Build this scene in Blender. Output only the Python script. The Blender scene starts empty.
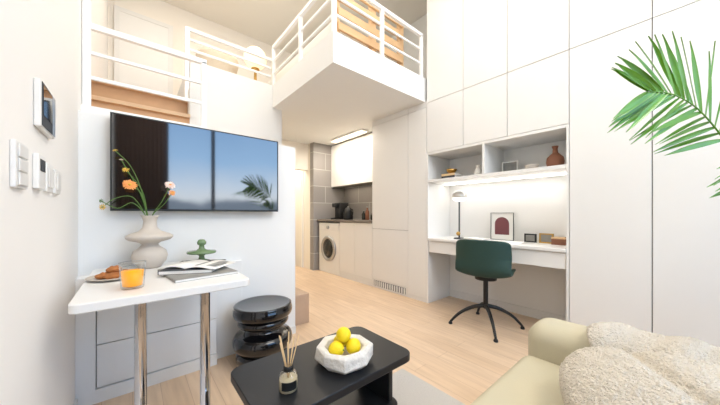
import bpy, bmesh, math, random
from mathutils import Vector, Matrix, noise, Euler
random.seed(4)
S = bpy.context.scene
COL = S.collection
pi = math.pi

def lin(c):
    c = c/255.0
    return c/12.92 if c <= 0.04045 else ((c+0.055)/1.055)**2.4
def rgb(r, g, b): return (lin(r), lin(g), lin(b), 1)

# ---------------------------------------------------------------- materials
def mat(name, col, rough=0.5, metal=0.0, emit=None, estr=0.0, bump=0.0, bscale=80, var=0.0, vscale=6,
        trans=0.0, ior=1.45, coat=0.0, spec=0.5, alpha=1.0, bdist=0.01):
    m = bpy.data.materials.new(name); m.use_nodes = True
    nt = m.node_tree; b = nt.nodes['Principled BSDF']
    b.inputs['Base Color'].default_value = col
    b.inputs['Roughness'].default_value = rough
    b.inputs['Metallic'].default_value = metal
    b.inputs['Transmission Weight'].default_value = trans
    b.inputs['IOR'].default_value = ior
    b.inputs['Coat Weight'].default_value = coat
    b.inputs['Specular IOR Level'].default_value = spec
    if emit:
        b.inputs['Emission Color'].default_value = emit
        b.inputs['Emission Strength'].default_value = estr
    tc = nt.nodes.new('ShaderNodeTexCoord')
    if var > 0:
        n = nt.nodes.new('ShaderNodeTexNoise'); n.inputs['Scale'].default_value = vscale
        n.inputs['Detail'].default_value = 4
        nt.links.new(tc.outputs['Object'], n.inputs['Vector'])
        mx = nt.nodes.new('ShaderNodeMix'); mx.data_type = 'RGBA'
        mx.inputs[6].default_value = tuple(c*(1-var) for c in col[:3])+(1,)
        mx.inputs[7].default_value = tuple(min(1, c*(1+var)) for c in col[:3])+(1,)
        nt.links.new(n.outputs['Fac'], mx.inputs[0]); nt.links.new(mx.outputs[2], b.inputs['Base Color'])
    if bump > 0:
        n2 = nt.nodes.new('ShaderNodeTexNoise'); n2.inputs['Scale'].default_value = bscale
        n2.inputs['Detail'].default_value = 3
        nt.links.new(tc.outputs['Object'], n2.inputs['Vector'])
        bp = nt.nodes.new('ShaderNodeBump'); bp.inputs['Strength'].default_value = bump
        bp.inputs['Distance'].default_value = bdist
        nt.links.new(n2.outputs['Fac'], bp.inputs['Height']); nt.links.new(bp.outputs['Normal'], b.inputs['Normal'])
    return m

def thin_glass(name, tint):
    m = bpy.data.materials.new(name); m.use_nodes = True
    nt = m.node_tree; nt.nodes.remove(nt.nodes['Principled BSDF']); out = nt.nodes['Material Output']
    t = nt.nodes.new('ShaderNodeBsdfTransparent'); t.inputs['Color'].default_value = tint
    gl = nt.nodes.new('ShaderNodeBsdfGlossy'); gl.inputs['Roughness'].default_value = .03
    lw = nt.nodes.new('ShaderNodeLayerWeight'); lw.inputs['Blend'].default_value = .22
    mx = nt.nodes.new('ShaderNodeMixShader')
    nt.links.new(lw.outputs['Facing'], mx.inputs[0]); nt.links.new(t.outputs[0], mx.inputs[1]); nt.links.new(gl.outputs[0], mx.inputs[2])
    nt.links.new(mx.outputs[0], out.inputs['Surface'])
    return m

def plank_mat(name, c1, c2, cm, bw, bh, rot=90, rough=0.4, scale=1.0, mortar=0.0015):
    m = bpy.data.materials.new(name); m.use_nodes = True
    nt = m.node_tree; b = nt.nodes['Principled BSDF']; b.inputs['Roughness'].default_value = rough
    tc = nt.nodes.new('ShaderNodeTexCoord'); mp = nt.nodes.new('ShaderNodeMapping')
    mp.inputs['Rotation'].default_value = (0, 0, math.radians(rot))
    br = nt.nodes.new('ShaderNodeTexBrick')
    br.inputs['Color1'].default_value = c1; br.inputs['Color2'].default_value = c2; br.inputs['Mortar'].default_value = cm
    br.inputs['Scale'].default_value = scale; br.inputs['Mortar Size'].default_value = mortar
    br.inputs['Brick Width'].default_value = bw; br.inputs['Row Height'].default_value = bh
    br.offset = 0.37
    nt.links.new(tc.outputs['Object'], mp.inputs['Vector']); nt.links.new(mp.outputs['Vector'], br.inputs['Vector'])
    mp2 = nt.nodes.new('ShaderNodeMapping')
    mp2.inputs['Scale'].default_value = (2.0, 22, 22) if rot == 0 else (22, 2.0, 22)
    n = nt.nodes.new('ShaderNodeTexNoise'); n.inputs['Scale'].default_value = 1.5; n.inputs['Detail'].default_value = 5
    nt.links.new(tc.outputs['Object'], mp2.inputs['Vector']); nt.links.new(mp2.outputs['Vector'], n.inputs['Vector'])
    rp = nt.nodes.new('ShaderNodeValToRGB')
    rp.color_ramp.elements[0].color = (0.86, 0.83, 0.80, 1); rp.color_ramp.elements[1].color = (1.05, 1.05, 1.05, 1)
    rp.color_ramp.elements[0].position = 0.3; rp.color_ramp.elements[1].position = 0.65
    nt.links.new(n.outputs['Fac'], rp.inputs['Fac'])
    mx = nt.nodes.new('ShaderNodeMix'); mx.data_type = 'RGBA'; mx.blend_type = 'MULTIPLY'; mx.inputs[0].default_value = 0.8
    nt.links.new(br.outputs['Color'], mx.inputs[6]); nt.links.new(rp.outputs['Color'], mx.inputs[7])
    nt.links.new(mx.outputs[2], b.inputs['Base Color'])
    return m

def tile_mat(name, c1, c2, cm, bw, bh):
    m = bpy.data.materials.new(name); m.use_nodes = True
    nt = m.node_tree; b = nt.nodes['Principled BSDF']; b.inputs['Roughness'].default_value = 0.45
    tc = nt.nodes.new('ShaderNodeTexCoord'); sp = nt.nodes.new('ShaderNodeSeparateXYZ'); cb = nt.nodes.new('ShaderNodeCombineXYZ')
    ad = nt.nodes.new('ShaderNodeMath'); ad.operation = 'ADD'
    nt.links.new(tc.outputs['Object'], sp.inputs[0]); nt.links.new(sp.outputs['X'], ad.inputs[0]); nt.links.new(sp.outputs['Y'], ad.inputs[1])
    nt.links.new(ad.outputs[0], cb.inputs['X']); nt.links.new(sp.outputs['Z'], cb.inputs['Y'])
    br = nt.nodes.new('ShaderNodeTexBrick'); br.offset = 0.5
    br.inputs['Color1'].default_value = c1; br.inputs['Color2'].default_value = c2; br.inputs['Mortar'].default_value = cm
    br.inputs['Scale'].default_value = 1; br.inputs['Mortar Size'].default_value = 0.006
    br.inputs['Brick Width'].default_value = bw; br.inputs['Row Height'].default_value = bh
    nt.links.new(cb.outputs[0], br.inputs['Vector']); nt.links.new(br.outputs['Color'], b.inputs['Base Color'])
    return m

M = {}
M['wall'] = mat('wall_paint', rgb(239, 239, 237), 0.85, bump=0.03, bscale=200)
M['wall_l'] = mat('wall_paper', rgb(246, 243, 239), 0.85, bump=0.05, bscale=260)
M['cream'] = mat('cream_paint', rgb(242, 236, 224), 0.8, bump=0.02)
M['loft'] = mat('warm_loft_paint', rgb(244, 237, 226), 0.9, bump=0.02)
M['ceil'] = mat('ceiling_paint', rgb(247, 241, 231), 0.9, bump=0.02)
M['lam'] = mat('white_laminate', rgb(237, 235, 231), 0.36, var=0.01)
M['lam2'] = mat('white_laminate_panel', rgb(232, 230, 226), 0.45, var=0.01)
M['gap'] = mat('shadow_gap_grey', rgb(142, 138, 132), 0.8, var=0.02)
M['floor'] = plank_mat('light_oak_planks', rgb(228, 201, 171), rgb(221, 192, 160), rgb(200, 169, 139), 1.1, 0.125, 90, 0.33)
M['wood'] = mat('oak_step_shaded', rgb(204, 162, 122), 0.5, var=0.12, vscale=12)  # darker oak paints in the shade between the steps
M['wood2'] = mat('oak_step_nosing', rgb(230, 196, 158), 0.5, var=0.08, vscale=12)
M['wood3'] = mat('oak_riser', rgb(212, 170, 128), 0.5, var=0.1, vscale=12)
M['bedwood'] = mat('pine_bed', rgb(224, 186, 142), 0.5, var=0.1, vscale=10)
M['stepwood'] = mat('grey_brown_step', rgb(190, 162, 138), 0.5, var=0.1, vscale=12)
M['tile'] = tile_mat('grey_stone_tile', rgb(142, 137, 133), rgb(156, 151, 147), rgb(190, 186, 181), 0.6, 0.3)
M['metalw'] = mat('white_powder_steel', rgb(250, 250, 249), 0.4, var=0.01)
M['chrome'] = mat('chrome', rgb(215, 215, 218), 0.08, 1.0, var=0.01)
M['steel'] = mat('brushed_steel', rgb(180, 180, 180), 0.3, 1.0, var=0.03)
M['black'] = mat('gloss_black', rgb(14, 14, 17), 0.13, coat=0.6, var=0.05)
M['mblack'] = mat('matt_black_top', rgb(28, 29, 32), 0.4, var=0.06)
M['plastic'] = mat('black_plastic', rgb(22, 23, 24), 0.4, var=0.05)
M['screen'] = mat('tv_glass', rgb(10, 10, 12), 0.045, ior=2.1, var=0.02)
M['table'] = mat('white_table_laminate', rgb(234, 232, 228), 0.3, var=0.01)
M['counter'] = mat('grey_stone_counter', rgb(120, 112, 105), 0.35, var=0.1, vscale=40)
M['green'] = mat('grey_green_upholstery', rgb(36, 64, 57), 0.65, bump=0.15, bscale=300, var=0.05)
M['olive'] = mat('pale_olive_leather', rgb(192, 183, 156), 0.5, bump=0.06, bscale=150, var=0.03)
M['boucle'] = mat('cream_boucle', rgb(230, 219, 201), 0.95, bump=1.0, bscale=190, var=0.08, vscale=170, bdist=.014)
M['rug'] = mat('pale_grey_rug', rgb(205, 200, 194), 1.0, bump=0.6, bscale=300, var=0.08, vscale=120)
M['vase'] = mat('sand_ceramic', rgb(206, 196, 184), 0.7, bump=0.1, bscale=120, var=0.04)
M['orange'] = mat('orange_petals', rgb(244, 164, 92), 0.6, var=0.1, vscale=60)
M['peach'] = mat('pale_pink_petals', rgb(244, 216, 202), 0.6, var=0.06, vscale=60)
M['yellow'] = mat('yellow_petals', rgb(236, 196, 80), 0.6, var=0.1, vscale=60)
M['stem'] = mat('stem_green', rgb(92, 128, 60), 0.6, var=0.15, vscale=30)
M['palm'] = mat('palm_leaf_green', rgb(100, 154, 42), 0.28, var=0.5, vscale=7)
M['lemon'] = mat('lemon_skin', rgb(244, 214, 22), 0.45, bump=0.3, bscale=220, var=0.04, vscale=20)
M['juice'] = mat('orange_juice_glow', rgb(254, 172, 4), 0.4, var=0.03, emit=rgb(252, 165, 6), estr=0.35)  # slight emission added so the juice glows by itself
M['glass'] = thin_glass('clear_glass', (.95, .96, .96, 1))
M['darkglass'] = mat('smoked_glass', rgb(40, 42, 40), 0.1, var=0.05)
M['oil'] = mat('pale_oil', rgb(196, 180, 146), 0.2, var=0.05)
M['cookie'] = mat('baked_pastry', rgb(176, 112, 62), 0.8, bump=0.6, bscale=90, var=0.3, vscale=40)
M['paper'] = mat('white_paper', rgb(238, 236, 230), 0.8, var=0.02)
M['photo'] = mat('grey_magazine_cover', rgb(150, 148, 142), 0.5, var=0.45, vscale=14)
M['tan'] = mat('tan_reed', rgb(214, 184, 140), 0.8, var=0.1, vscale=40)
M['gceram'] = mat('sage_green_glass', rgb(112, 138, 96), 0.25, coat=0.5, var=0.08)
M['terra'] = mat('brown_ceramic', rgb(140, 92, 70), 0.6, var=0.12, vscale=20)
M['gold'] = mat('brass', rgb(200, 160, 90), 0.3, 1.0, var=0.03)
M['maroon'] = mat('maroon_print', rgb(116, 66, 70), 0.7, var=0.05)
M['emitw'] = mat('lit_led', (1, 1, 1, 1), 0.5, emit=(1, 0.98, 0.95, 1), estr=6, var=0.01)
M['shade'] = mat('grey_lamp_shade', rgb(196, 194, 190), 0.3, 0.6, var=0.02)
M['opal'] = mat('lit_opal_head', rgb(250, 248, 242), 0.35, emit=(1, .97, .92, 1), estr=1.2, var=0.02)
M['emitwarm'] = mat('lit_warm', (1, 0.9, 0.75, 1), 0.5, emit=(1, 0.84, 0.62, 1), estr=1.8, var=0.01)
M['globe'] = mat('lit_globe', (1, 0.85, 0.65, 1), 0.5, emit=(1, 0.78, 0.5, 1), estr=.7, var=0.01)
M['linen'] = mat('oat_linen', rgb(222, 208, 188), 0.9, bump=0.2, bscale=120, var=0.04)
M['curtain'] = mat('brown_curtain', rgb(112, 92, 82), 0.9, bump=0.1, var=0.1)
M['dark'] = mat('charcoal', rgb(60, 62, 66), 0.6, var=0.05)
M['frame'] = mat('grey_window_frame', rgb(92, 96, 104), 0.5, var=0.05)
M['soil'] = mat('soil', rgb(70, 52, 40), 1.0, bump=0.8, var=0.3, vscale=40)
M['stone'] = mat('rough_white_stone', rgb(222, 217, 208), 0.75, bump=0.8, bscale=45, var=0.16, vscale=22)

# ---------------------------------------------------------------- builders
def thing(name, label, cat, loc, group=None, rotz=0):
    e = bpy.data.objects.new(name, None); e.empty_display_size = 0.05
    e.location = loc; e.rotation_euler = (0, 0, rotz); COL.objects.link(e)
    e['label'] = label; e['category'] = cat
    if group: e['group'] = group
    return e

def link(name, me, m, par=None, smooth=False, label=None):
    me.materials.append(m)
    o = bpy.data.objects.new(name, me)
    if smooth:
        for p in me.polygons: p.use_smooth = True
    off = Vector((0, 0, 0))
    if par is not None:
        q = par
        while q is not None:
            off += q.location; q = q.parent
        me.transform(Matrix.Translation(-off)); o.parent = par
    else:
        vs = [v.co for v in me.vertices]
        c = Vector(((min(v.x for v in vs)+max(v.x for v in vs))/2, (min(v.y for v in vs)+max(v.y for v in vs))/2, min(v.z for v in vs)))
        me.transform(Matrix.Translation(-c)); o.location = c
    if label: o['label'] = label
    COL.objects.link(o)
    return o

def solo(o, label, cat, group=None):
    o['label'] = label; o['category'] = cat
    if group: o['group'] = group
    return o
def struct(o, label=None):
    o['kind'] = 'structure'
    if label: o['label'] = label
    o.data.transform(Matrix.Translation(o.location)); o.location = (0, 0, 0)
    return o

def raw(name, V, F, m, par=None, smooth=False, label=None):
    me = bpy.data.meshes.new(name); me.from_pydata([tuple(v) for v in V], [], F); me.update()
    bm = bmesh.new(); bm.from_mesh(me); bmesh.ops.recalc_face_normals(bm, faces=bm.faces); bm.to_mesh(me); bm.free()
    return link(name, me, m, par, smooth, label)

def box(name, x0, x1, y0, y1, z0, z1, m, par=None, bev=0.0, seg=2, label=None, smooth=None):
    bm = bmesh.new(); bmesh.ops.create_cube(bm, size=1)
    for v in bm.verts:
        v.co = Vector((x0+(v.co.x+.5)*(x1-x0), y0+(v.co.y+.5)*(y1-y0), z0+(v.co.z+.5)*(z1-z0)))
    if bev > 0:
        bmesh.ops.bevel(bm, geom=bm.edges[:], offset=bev, segments=seg, profile=0.5, affect='EDGES')
    me = bpy.data.meshes.new(name); bm.to_mesh(me); bm.free()
    return link(name, me, m, par, (bev > 0.012) if smooth is None else smooth, label)

def multibox(name, boxes, m, par=None, label=None):
    V = []; F = []
    for (x0, x1, y0, y1, z0, z1) in boxes:
        n = len(V)
        V += [(x0,y0,z0),(x1,y0,z0),(x1,y1,z0),(x0,y1,z0),(x0,y0,z1),(x1,y0,z1),(x1,y1,z1),(x0,y1,z1)]
        F += [[n+i for i in f] for f in ((3,2,1,0),(4,5,6,7),(0,1,5,4),(1,2,6,5),(2,3,7,6),(3,0,4,7))]
    return raw(name, V, F, m, par, False, label)

def lathe(name, c, prof, m, par=None, seg=40, smooth=True, label=None, scale=(1, 1)):
    V = []; F = []; rings = []
    for r, z in prof:
        if r < 1e-6:
            rings.append([len(V)]); V.append((c[0], c[1], c[2]+z))
        else:
            rings.append(list(range(len(V), len(V)+seg)))
            for i in range(seg):
                a = 2*pi*i/seg
                V.append((c[0]+r*math.cos(a)*scale[0], c[1]+r*math.sin(a)*scale[1], c[2]+z))
    for a, b in zip(rings[:-1], rings[1:]):
        if len(a) == 1 and len(b) == 1: continue
        for i in range(seg):
            j = (i+1) % seg
            if len(a) == 1: F.append([a[0], b[j], b[i]])
            elif len(b) == 1: F.append([a[i], a[j], b[0]])
            else: F.append([a[i], a[j], b[j], b[i]])
    return raw(name, V, F, m, par, smooth, label)

def cyl(name, c, r, h, m, par=None, seg=32, label=None, bev=0.002):
    b = min(bev, r*0.3, h*0.3)
    return lathe(name, c, [(0, 0), (r-b, 0), (r, b), (r, h-b), (r-b, h), (0, h)], m, par, seg, False, label)

def ball(name, c, r, m, par=None, sz=1.0, seg=28, label=None):
    n = 14
    return lathe(name, c, [(r*math.sin(pi*i/n) if 0 < i < n else 0, -r*sz*math.cos(pi*i/n)) for i in range(n+1)], m, par, seg, True, label)

def spline(pts, n=8):
    P = [Vector(p) for p in pts]; out = []
    for i in range(len(P)-1):
        p0 = P[max(i-1, 0)]; p1 = P[i]; p2 = P[i+1]; p3 = P[min(i+2, len(P)-1)]
        for k in range(n):
            t = k/n
            out.append(0.5*((2*p1)+(p2-p0)*t+(2*p0-5*p1+4*p2-p3)*t*t+(3*p1-p0-3*p2+p3)*t**3))
    out.append(P[-1]); return out

def tube_geo(pts, r, seg, V, F):
    P = [Vector(p) for p in pts]; n0 = len(V)
    up = Vector((0, 0, 1))
    for i, p in enumerate(P):
        t = (P[min(i+1, len(P)-1)]-P[max(i-1, 0)]).normalized()
        a = t.cross(up)
        if a.length < 1e-3: a = t.cross(Vector((1, 0, 0)))
        a.normalize(); b = t.cross(a)
        rr = r[i] if isinstance(r, (list, tuple)) else r
        for k in range(seg):
            an = 2*pi*k/seg
            V.append(p+a*math.cos(an)*rr+b*math.sin(an)*rr)
    for i in range(len(P)-1):
        for k in range(seg):
            k2 = (k+1) % seg
            F.append([n0+i*seg+k, n0+i*seg+k2, n0+(i+1)*seg+k2, n0+(i+1)*seg+k])
    F.append([n0+k for k in range(seg)]); F.append([n0+(len(P)-1)*seg+k for k in range(seg)])
def tube(name, pts, r, m, par=None, seg=10, label=None, smooth=True):
    V = []; F = []; tube_geo(pts, r, seg, V, F)
    return raw(name, V, F, m, par, smooth, label)

def rrect(name, x0, x1, y0, y1, z0, z1, rad, m, par=None, label=None, n=8, bev=0.003):
    pts = []
    for cx, cy, a0 in ((x1-rad, y1-rad, 0), (x0+rad, y1-rad, 90), (x0+rad, y0+rad, 180), (x1-rad, y0+rad, 270)):
        for k in range(n+1):
            a = math.radians(a0+90*k/n); pts.append((cx+rad*math.cos(a), cy+rad*math.sin(a)))
    cx = (x0+x1)/2; cy = (y0+y1)/2; N = len(pts)
    def ring(z, ins):
        out = []
        for (x, y) in pts:
            d = Vector((x-cx, y-cy)); d = d*(1-ins/max(d.length, 1e-5)); out.append((cx+d.x, cy+d.y, z))
        return out
    V = ring(z0, bev)+ring(z0+bev, 0)+ring(z1-bev, 0)+ring(z1, bev); F = []
    for r in range(3):
        for k in range(N): F.append([r*N+k, r*N+(k+1) % N, (r+1)*N+(k+1) % N, (r+1)*N+k])
    F.append(list(range(N))[::-1]); F.append([3*N+k for k in range(N)])
    return raw(name, V, F, m, par, False, label)

# ---------------------------------------------------------------- room shell
XL, XC, XR = -0.225, 2.53, 3.15
YB, YE = -1.9, 6.2
YT = 2.1; H = 3.8; ZL0, ZL1 = 2.27, 2.54; YL = 1.88; XLO = 1.285; YS = 3.16; XS = 0.44
struct(box('floor', XL-.2, XR+.2, YB-.2, YE+.2, -0.12, 0, M['floor']), 'light oak plank floor')
struct(box('ceiling', XL-.2, XR+.2, YB-.2, YE+.2, H, H+.12, M['ceil']), 'white painted ceiling')
struct(box('wall_left', XL-.2, XL, YB-.2, YE+.2, 0, H, M['wall_l']), 'white papered wall')
struct(box('wall_right', XR, XR+.2, YB-.2, YE+.2, 0, H, M['wall']), 'white wall behind the cupboards')
struct(box('wall_end', XL, XR, YE, YE+.2, 0, H, M['cream']), 'cream wall closing the corridor')
WX0, WX1, WZ0, WZ1 = 0.45, 2.75, 0.75, 3.0
struct(multibox('wall_window', [(XL, WX0, YB-.2, YB, 0, H), (WX1, XR, YB-.2, YB, 0, H), (WX0, WX1, YB-.2, YB, 0, WZ0), (WX0, WX1, YB-.2, YB, WZ1, H)], M['wall']), 'white wall around the window')
struct(multibox('window_1', [(WX0, WX0+.05, YB-.15, YB-.05, WZ0, WZ1), (WX1-.05, WX1, YB-.15, YB-.05, WZ0, WZ1), (WX0+.05, WX1-.05, YB-.15, YB-.05, WZ0, WZ0+.05), (WX0+.05, WX1-.05, YB-.15, YB-.05, WZ1-.05, WZ1),
        (1.21, 1.26, YB-.15, YB-.05, WZ0+.05, WZ1-.05)], M['frame']), 'grey framed sliding window')
struct(box('wall_television', XL, 1.05, YT, YT+.1, 0, 1.56, M['wall']), 'white low wall screening the stairs')
struct(box('wall_parapet', XL, 0.41, YT+.1, YT+.17, 0, 1.625, M['wall']), 'white parapet under the landing rail')
struct(box('wall_stair', XS, 1.40, YS, YS+.1, 0, ZL0, M['wall']), 'white wall beneath the loft')
struct(box('wall_landing', XS, XS+.08, YS+.1, 4.4, 0, ZL0, M['wall']), 'white wall beside the landing')
struct(box('wall_corridor', 1.32, 1.40, YS+.1, YE, 0, ZL0, M['cream']), 'cream corridor wall')
struct(box('wall_loft', XL, XR, 4.4, 4.5, 1.8, H, M['loft']), 'cream wall at the back of the loft')
struct(multibox('floor_loft', [(XLO, XR, YL, YE, ZL0, ZL1), (XS, XLO, YS, YE, ZL0, ZL1)], M['wall']), 'white loft slab')
struct(box('floor_landing', XL, XS, 2.5, 4.4, 1.60, 1.87, M['wood']), 'oak fronted landing step')
struct(box('floor_landing_lower', XL, 0.41, YT+.17, 2.5, 1.5, 1.60, M['wood2']), 'oak lower landing')
struct(box('trim_step', XL, 0.36, 2.46, 2.5, 1.87, 1.895, M['wood2']))
struct(box('trim_riser', XL, 0.33, 2.40, 2.5, 1.60, 1.72, M['wood3']))
struct(box('trim_tread', XL, 0.33, 2.37, 2.5, 1.72, 1.745, M['wood2']))
struct(box('wall_landing_panel', 0.33, XS, 2.39, 2.49, 1.5, 1.96, M['wall']))
struct(box('wall_entry', 2.45, XR, 4.32, YE, 0, ZL0, M['cream']), 'cream wall past the kitchen')
struct(box('wall_tile', 2.45, XR, 4.2, 4.32, 0, ZL0, M['tile']), 'grey stone tiled wall')
struct(box('wall_splashback', XR-.02, XR, 2.76, 4.2, 0.91, 1.49, M['tile']), 'grey tiled splashback')
struct(box('door_1', 2.425, 2.45, 4.6, 5.5, 0, 2.1, M['cream']), 'cream interior door')
struct(box('trim_1', 2.435, 2.45, 4.56, 4.6, 0, 2.14, M['lam']))
struct(box('door_2', -.12, .36, 4.37, 4.4, 1.89, 3.45, M['lam']), 'white cupboard door by the landing')
struct(multibox('trim_2', [(-.17, -.12, 4.365, 4.4, 1.89, 3.5), (.36, .41, 4.365, 4.4, 1.89, 3.5), (-.12, .36, 4.365, 4.4, 3.45, 3.5)], M['lam2']))
struct(box('baseboard_television', 0.62, 1.05, YT-.012, YT, 0, 0.06, M['lam2']))
struct(box('baseboard_left', XL, XL+.012, YB, 1.98, 0, 0.06, M['lam2']))

st = thing('staircase', 'wooden boxed staircase rising behind the low white wall', 'stairs', (1.15, 2.6, 0))
box('stair_step', 1.06, 1.25, YT+.12, YS-.02, 0, 0.27, M['stepwood'], st, 0.004)
for i in range(1, 6):
    box('stair_step', 1.05-.13*i, 1.05-.13*(i-1)-.001, YT+.2, YS-.02, 0, min(1.5, 0.27+.22*i), M['stepwood'], st, 0.003)

# ---------------------------------------------------------------- railings
def bar(name, a, b, w, m, par):
    x0, x1 = min(a[0], b[0])-w/2, max(a[0], b[0])+w/2
    y0, y1 = min(a[1], b[1])-w/2, max(a[1], b[1])+w/2
    z0, z1 = min(a[2], b[2])-w/2, max(a[2], b[2])+w/2
    return box(name, x0, x1, y0, y1, z0, z1, m, par, 0.003, 1)
r1 = thing('railing', 'white steel railing on the stair parapet', 'railing', (0.1, 2.2, 1.56))
yr = YT+.135
bar('post', (XL+.020, yr, 1.643), (XL+.020, yr, 2.60), 0.036, M['metalw'], r1)
bar('post', (0.395, yr, 1.643), (0.395, yr, 2.08), 0.034, M['metalw'], r1)
for z, w in ((2.10, .034), (1.945, .020), (1.80, .020)):
    bar('rail', (XL+.022, yr, z), (0.395, yr, z), w, M['metalw'], r1)
r2 = thing('railing', 'white steel railing along the loft edge above the stairs', 'railing', (0.9, YS+.04, ZL1))
yr = YS+.04
bar('post', (XS-.022, yr, 1.91), (XS-.022, yr, 2.85), 0.04, M['metalw'], r2)
for z in (2.86, 2.76, 2.66): bar('rail', (XS-.02, yr, z), (XLO-.02, yr, z), 0.022 if z < 2.8 else .032, M['metalw'], r2)
r3 = thing('railing', 'white steel corner railing around the raised sleeping loft', 'railing', (XLO+.03, YL+.03, ZL1))
xe = XLO+.025; ye = YL+.025
for (x, y) in ((xe, ye), (xe, 2.5), (xe, YS+.03), (1.88, ye), (2.5, ye)):
    bar('post', (x, y, ZL1+.02), (x, y, 3.0), 0.035, M['metalw'], r3)
for z, w in ((3.02, .035), (2.86, .020), (2.70, .020)):
    bar('rail', (xe, ye, z), (xe, YS+.03, z), w, M['metalw'], r3)
    bar('rail', (xe, ye, z), (2.5, ye, z), w, M['metalw'], r3)

# ---------------------------------------------------------------- built-in cupboards
g = 0.0025
def cupboard(name, label, y0, y1, z0, z1, doors, cat='cupboard', group=None, xfront=XC, xback=XR-.025, dm='lam'):
    e = thing(name, label, cat, ((xfront+xback)/2, (y0+y1)/2, z0), group)
    box('body', xfront+.02, xback, y0+.0005, y1-.0005, z0, z1, M['gap'], e)
    for (ya, yb, za, zb) in doors:
        box('door', xfront, xfront+.02, ya+g, yb-g, za+g, zb-g, M[dm], e, 0.0012, 1)
    return e
ys = [-1.16, -0.73, -0.302, 0.126, 0.554]
for a, b in zip(ys[:-1], ys[1:]):
    cupboard('wardrobe', 'tall white handleless wardrobe with upper cupboard', a, b, 0, H, [(a, b, 0.05, 2.245), (a, b, 2.245, H)], 'wardrobe', 'white wardrobe wall')
ys2 = [0.554, 0.997, 1.413, 1.85]
for a, b in zip(ys2[:-1], ys2[1:]):
    cupboard('wall_cupboard', 'white handleless cupboard above the desk niche', a, b, 1.70, H, [(a, b, 1.685, 2.245), (a, b, 2.245, H)], 'cupboard', 'cupboards over the desk niche')
e = cupboard('tall_cupboard', 'narrow white tall cupboard beside the desk', 1.85, 2.12, 0, ZL0, [(1.85, 2.12, 0.05, 2.2)])
box('filler', XC+.004, XC+.02, 1.85+g, 2.12-g, 2.202, ZL0, M['lam2'], e)
box('plinth', XC+.005, XC+.02, 1.85, 2.12, 0, .05, M['lam2'], e)
e = cupboard('refrigerator_cupboard', 'white panelled tall cupboard hiding a refrigerator', 2.12, 2.756, 0, ZL0, [(2.12, 2.756, 0.12, 0.80), (2.12, 2.756, 0.80, 2.2)])
box('filler', XC+.004, XC+.02, 2.12+g, 2.756-g, 2.202, ZL0, M['lam2'], e)
box('plinth', XC+.005, XC+.02, 2.12, 2.756, 0, .12, M['lam2'], e)
box('vent_grille', XC+.002, XC+.005, 2.16, 2.72, .025, .10, M['dark'], e, 0, 2, 'dark slotted ventilation grille')
for i in range(14):
    box('grille_slat', XC-.004, XC+.002, 2.165+.04*i, 2.187+.04*i, .028, .097, M['lam2'], e)

# desk niche
XB = 2.97
solo(box('back_panel', XB+.001, XR-.01, .573, 1.831, 0, 1.684, M['lam']), 'white laminate back panel of the desk niche', 'panel')
for a in (1.833, .555):
    solo(box('side_panel', XC, XR-.01, a, a+.016, 0, 1.684, M['lam']), 'white laminate side panel of the desk niche', 'panel', 'desk niche side panels')
e = thing('open_shelf_unit', 'white two bay open shelf box over the desk', 'shelf', (2.75, 1.2, 1.35))
box('top_board', XC, XB, .573, 1.831, 1.66, 1.684, M['lam'], e)
box('bottom_board', XC, XB, .573, 1.831, 1.35, 1.38, M['lam'], e)
box('divider', XC, XB, 1.20, 1.22, 1.38, 1.66, M['lam'], e)
box('back_board', XB-.01, XB, .573, 1.831, 1.38, 1.66, M['lam'], e)
solo(box('light_strip', 2.80, 2.825, .6, 1.8, 1.335, 1.35, M['emitw']), 'slim white LED strip beneath the open shelf', 'light')
e = thing('built_in_desk', 'white built-in desk with shallow drawers', 'desk', (2.75, 1.2, 0.57))
box('desk_top', XC-.01, XB, .573, 1.831, .705, .733, M['table'], e, .002, 1)
box('body', XC+.03, XB, .573, 1.831, .575, .705, M['gap'], e)
for a, b in ((.573, 1.2), (1.2, 1.831)):
    box('drawer', XC+.008, XC+.03, a+g, b-g, .575, .700, M['lam'], e, .0015, 1)
struct(box('baseboard_niche', XB-.012, XB, .573, 1.831, 0, .08, M['lam2']))

# ---------------------------------------------------------------- kitchen
e = cupboard('kitchen_base_cabinet', 'white kitchen base cabinet with two doors', 2.757, 3.52, 0, .875, [(2.757, 3.14, .1, .87), (3.14, 3.52, .1, .87)])
box('plinth', XC+.005, XC+.02, 2.757, 3.52, 0, .1, M['lam2'], e)
solo(box('kitchen_worktop', XC-.015, XR-.025, 2.758, 4.195, .875, .905, M['counter'], None, .002, 1), 'dark grey stone effect kitchen worktop', 'worktop')
for a, b in ((2.757, 3.24), (3.24, 3.72), (3.72, 4.195)):
    cupboard('kitchen_wall_cabinet', 'white kitchen wall cabinet above the worktop', a, b, 1.5, ZL0, [(a, b, 1.495, ZL0-.02)], 'cupboard', 'kitchen wall cabinets', 2.82)
w = thing('washing_machine', 'white front loading washing machine under the worktop', 'washing machine', (2.8, 3.85, 0))
box('body', XC+.01, 3.08, 3.54, 4.16, 0.0, .85, M['lam'], w, .01)
box('control_panel', XC, XC+.012, 3.56, 4.14, .72, .83, M['lam2'], w, .003)
def disc_x(name, x, y, z, prof, m, par, label=None):
    V = []; F = []; seg = 36; rings = []
    for r, d in prof:
        rings.append(list(range(len(V), len(V)+seg)))
        for i in range(seg):
            a = 2*pi*i/seg; V.append((x-d, y+max(r, .0005)*math.cos(a), z+max(r, .0005)*math.sin(a)))
    for a, b in zip(rings[:-1], rings[1:]):
        for i in range(seg): F.append([a[i], a[(i+1) % seg], b[(i+1) % seg], b[i]])
    F.append(rings[0]); F.append(rings[-1])
    return raw(name, V, F, m, par, True, label)
disc_x('door_ring', XC+.01, 3.85, .42, [(.215, 0), (.215, .02), (.19, .035), (.165, .03), (.16, .0)], M['steel'], w, 'chrome door ring')
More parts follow.
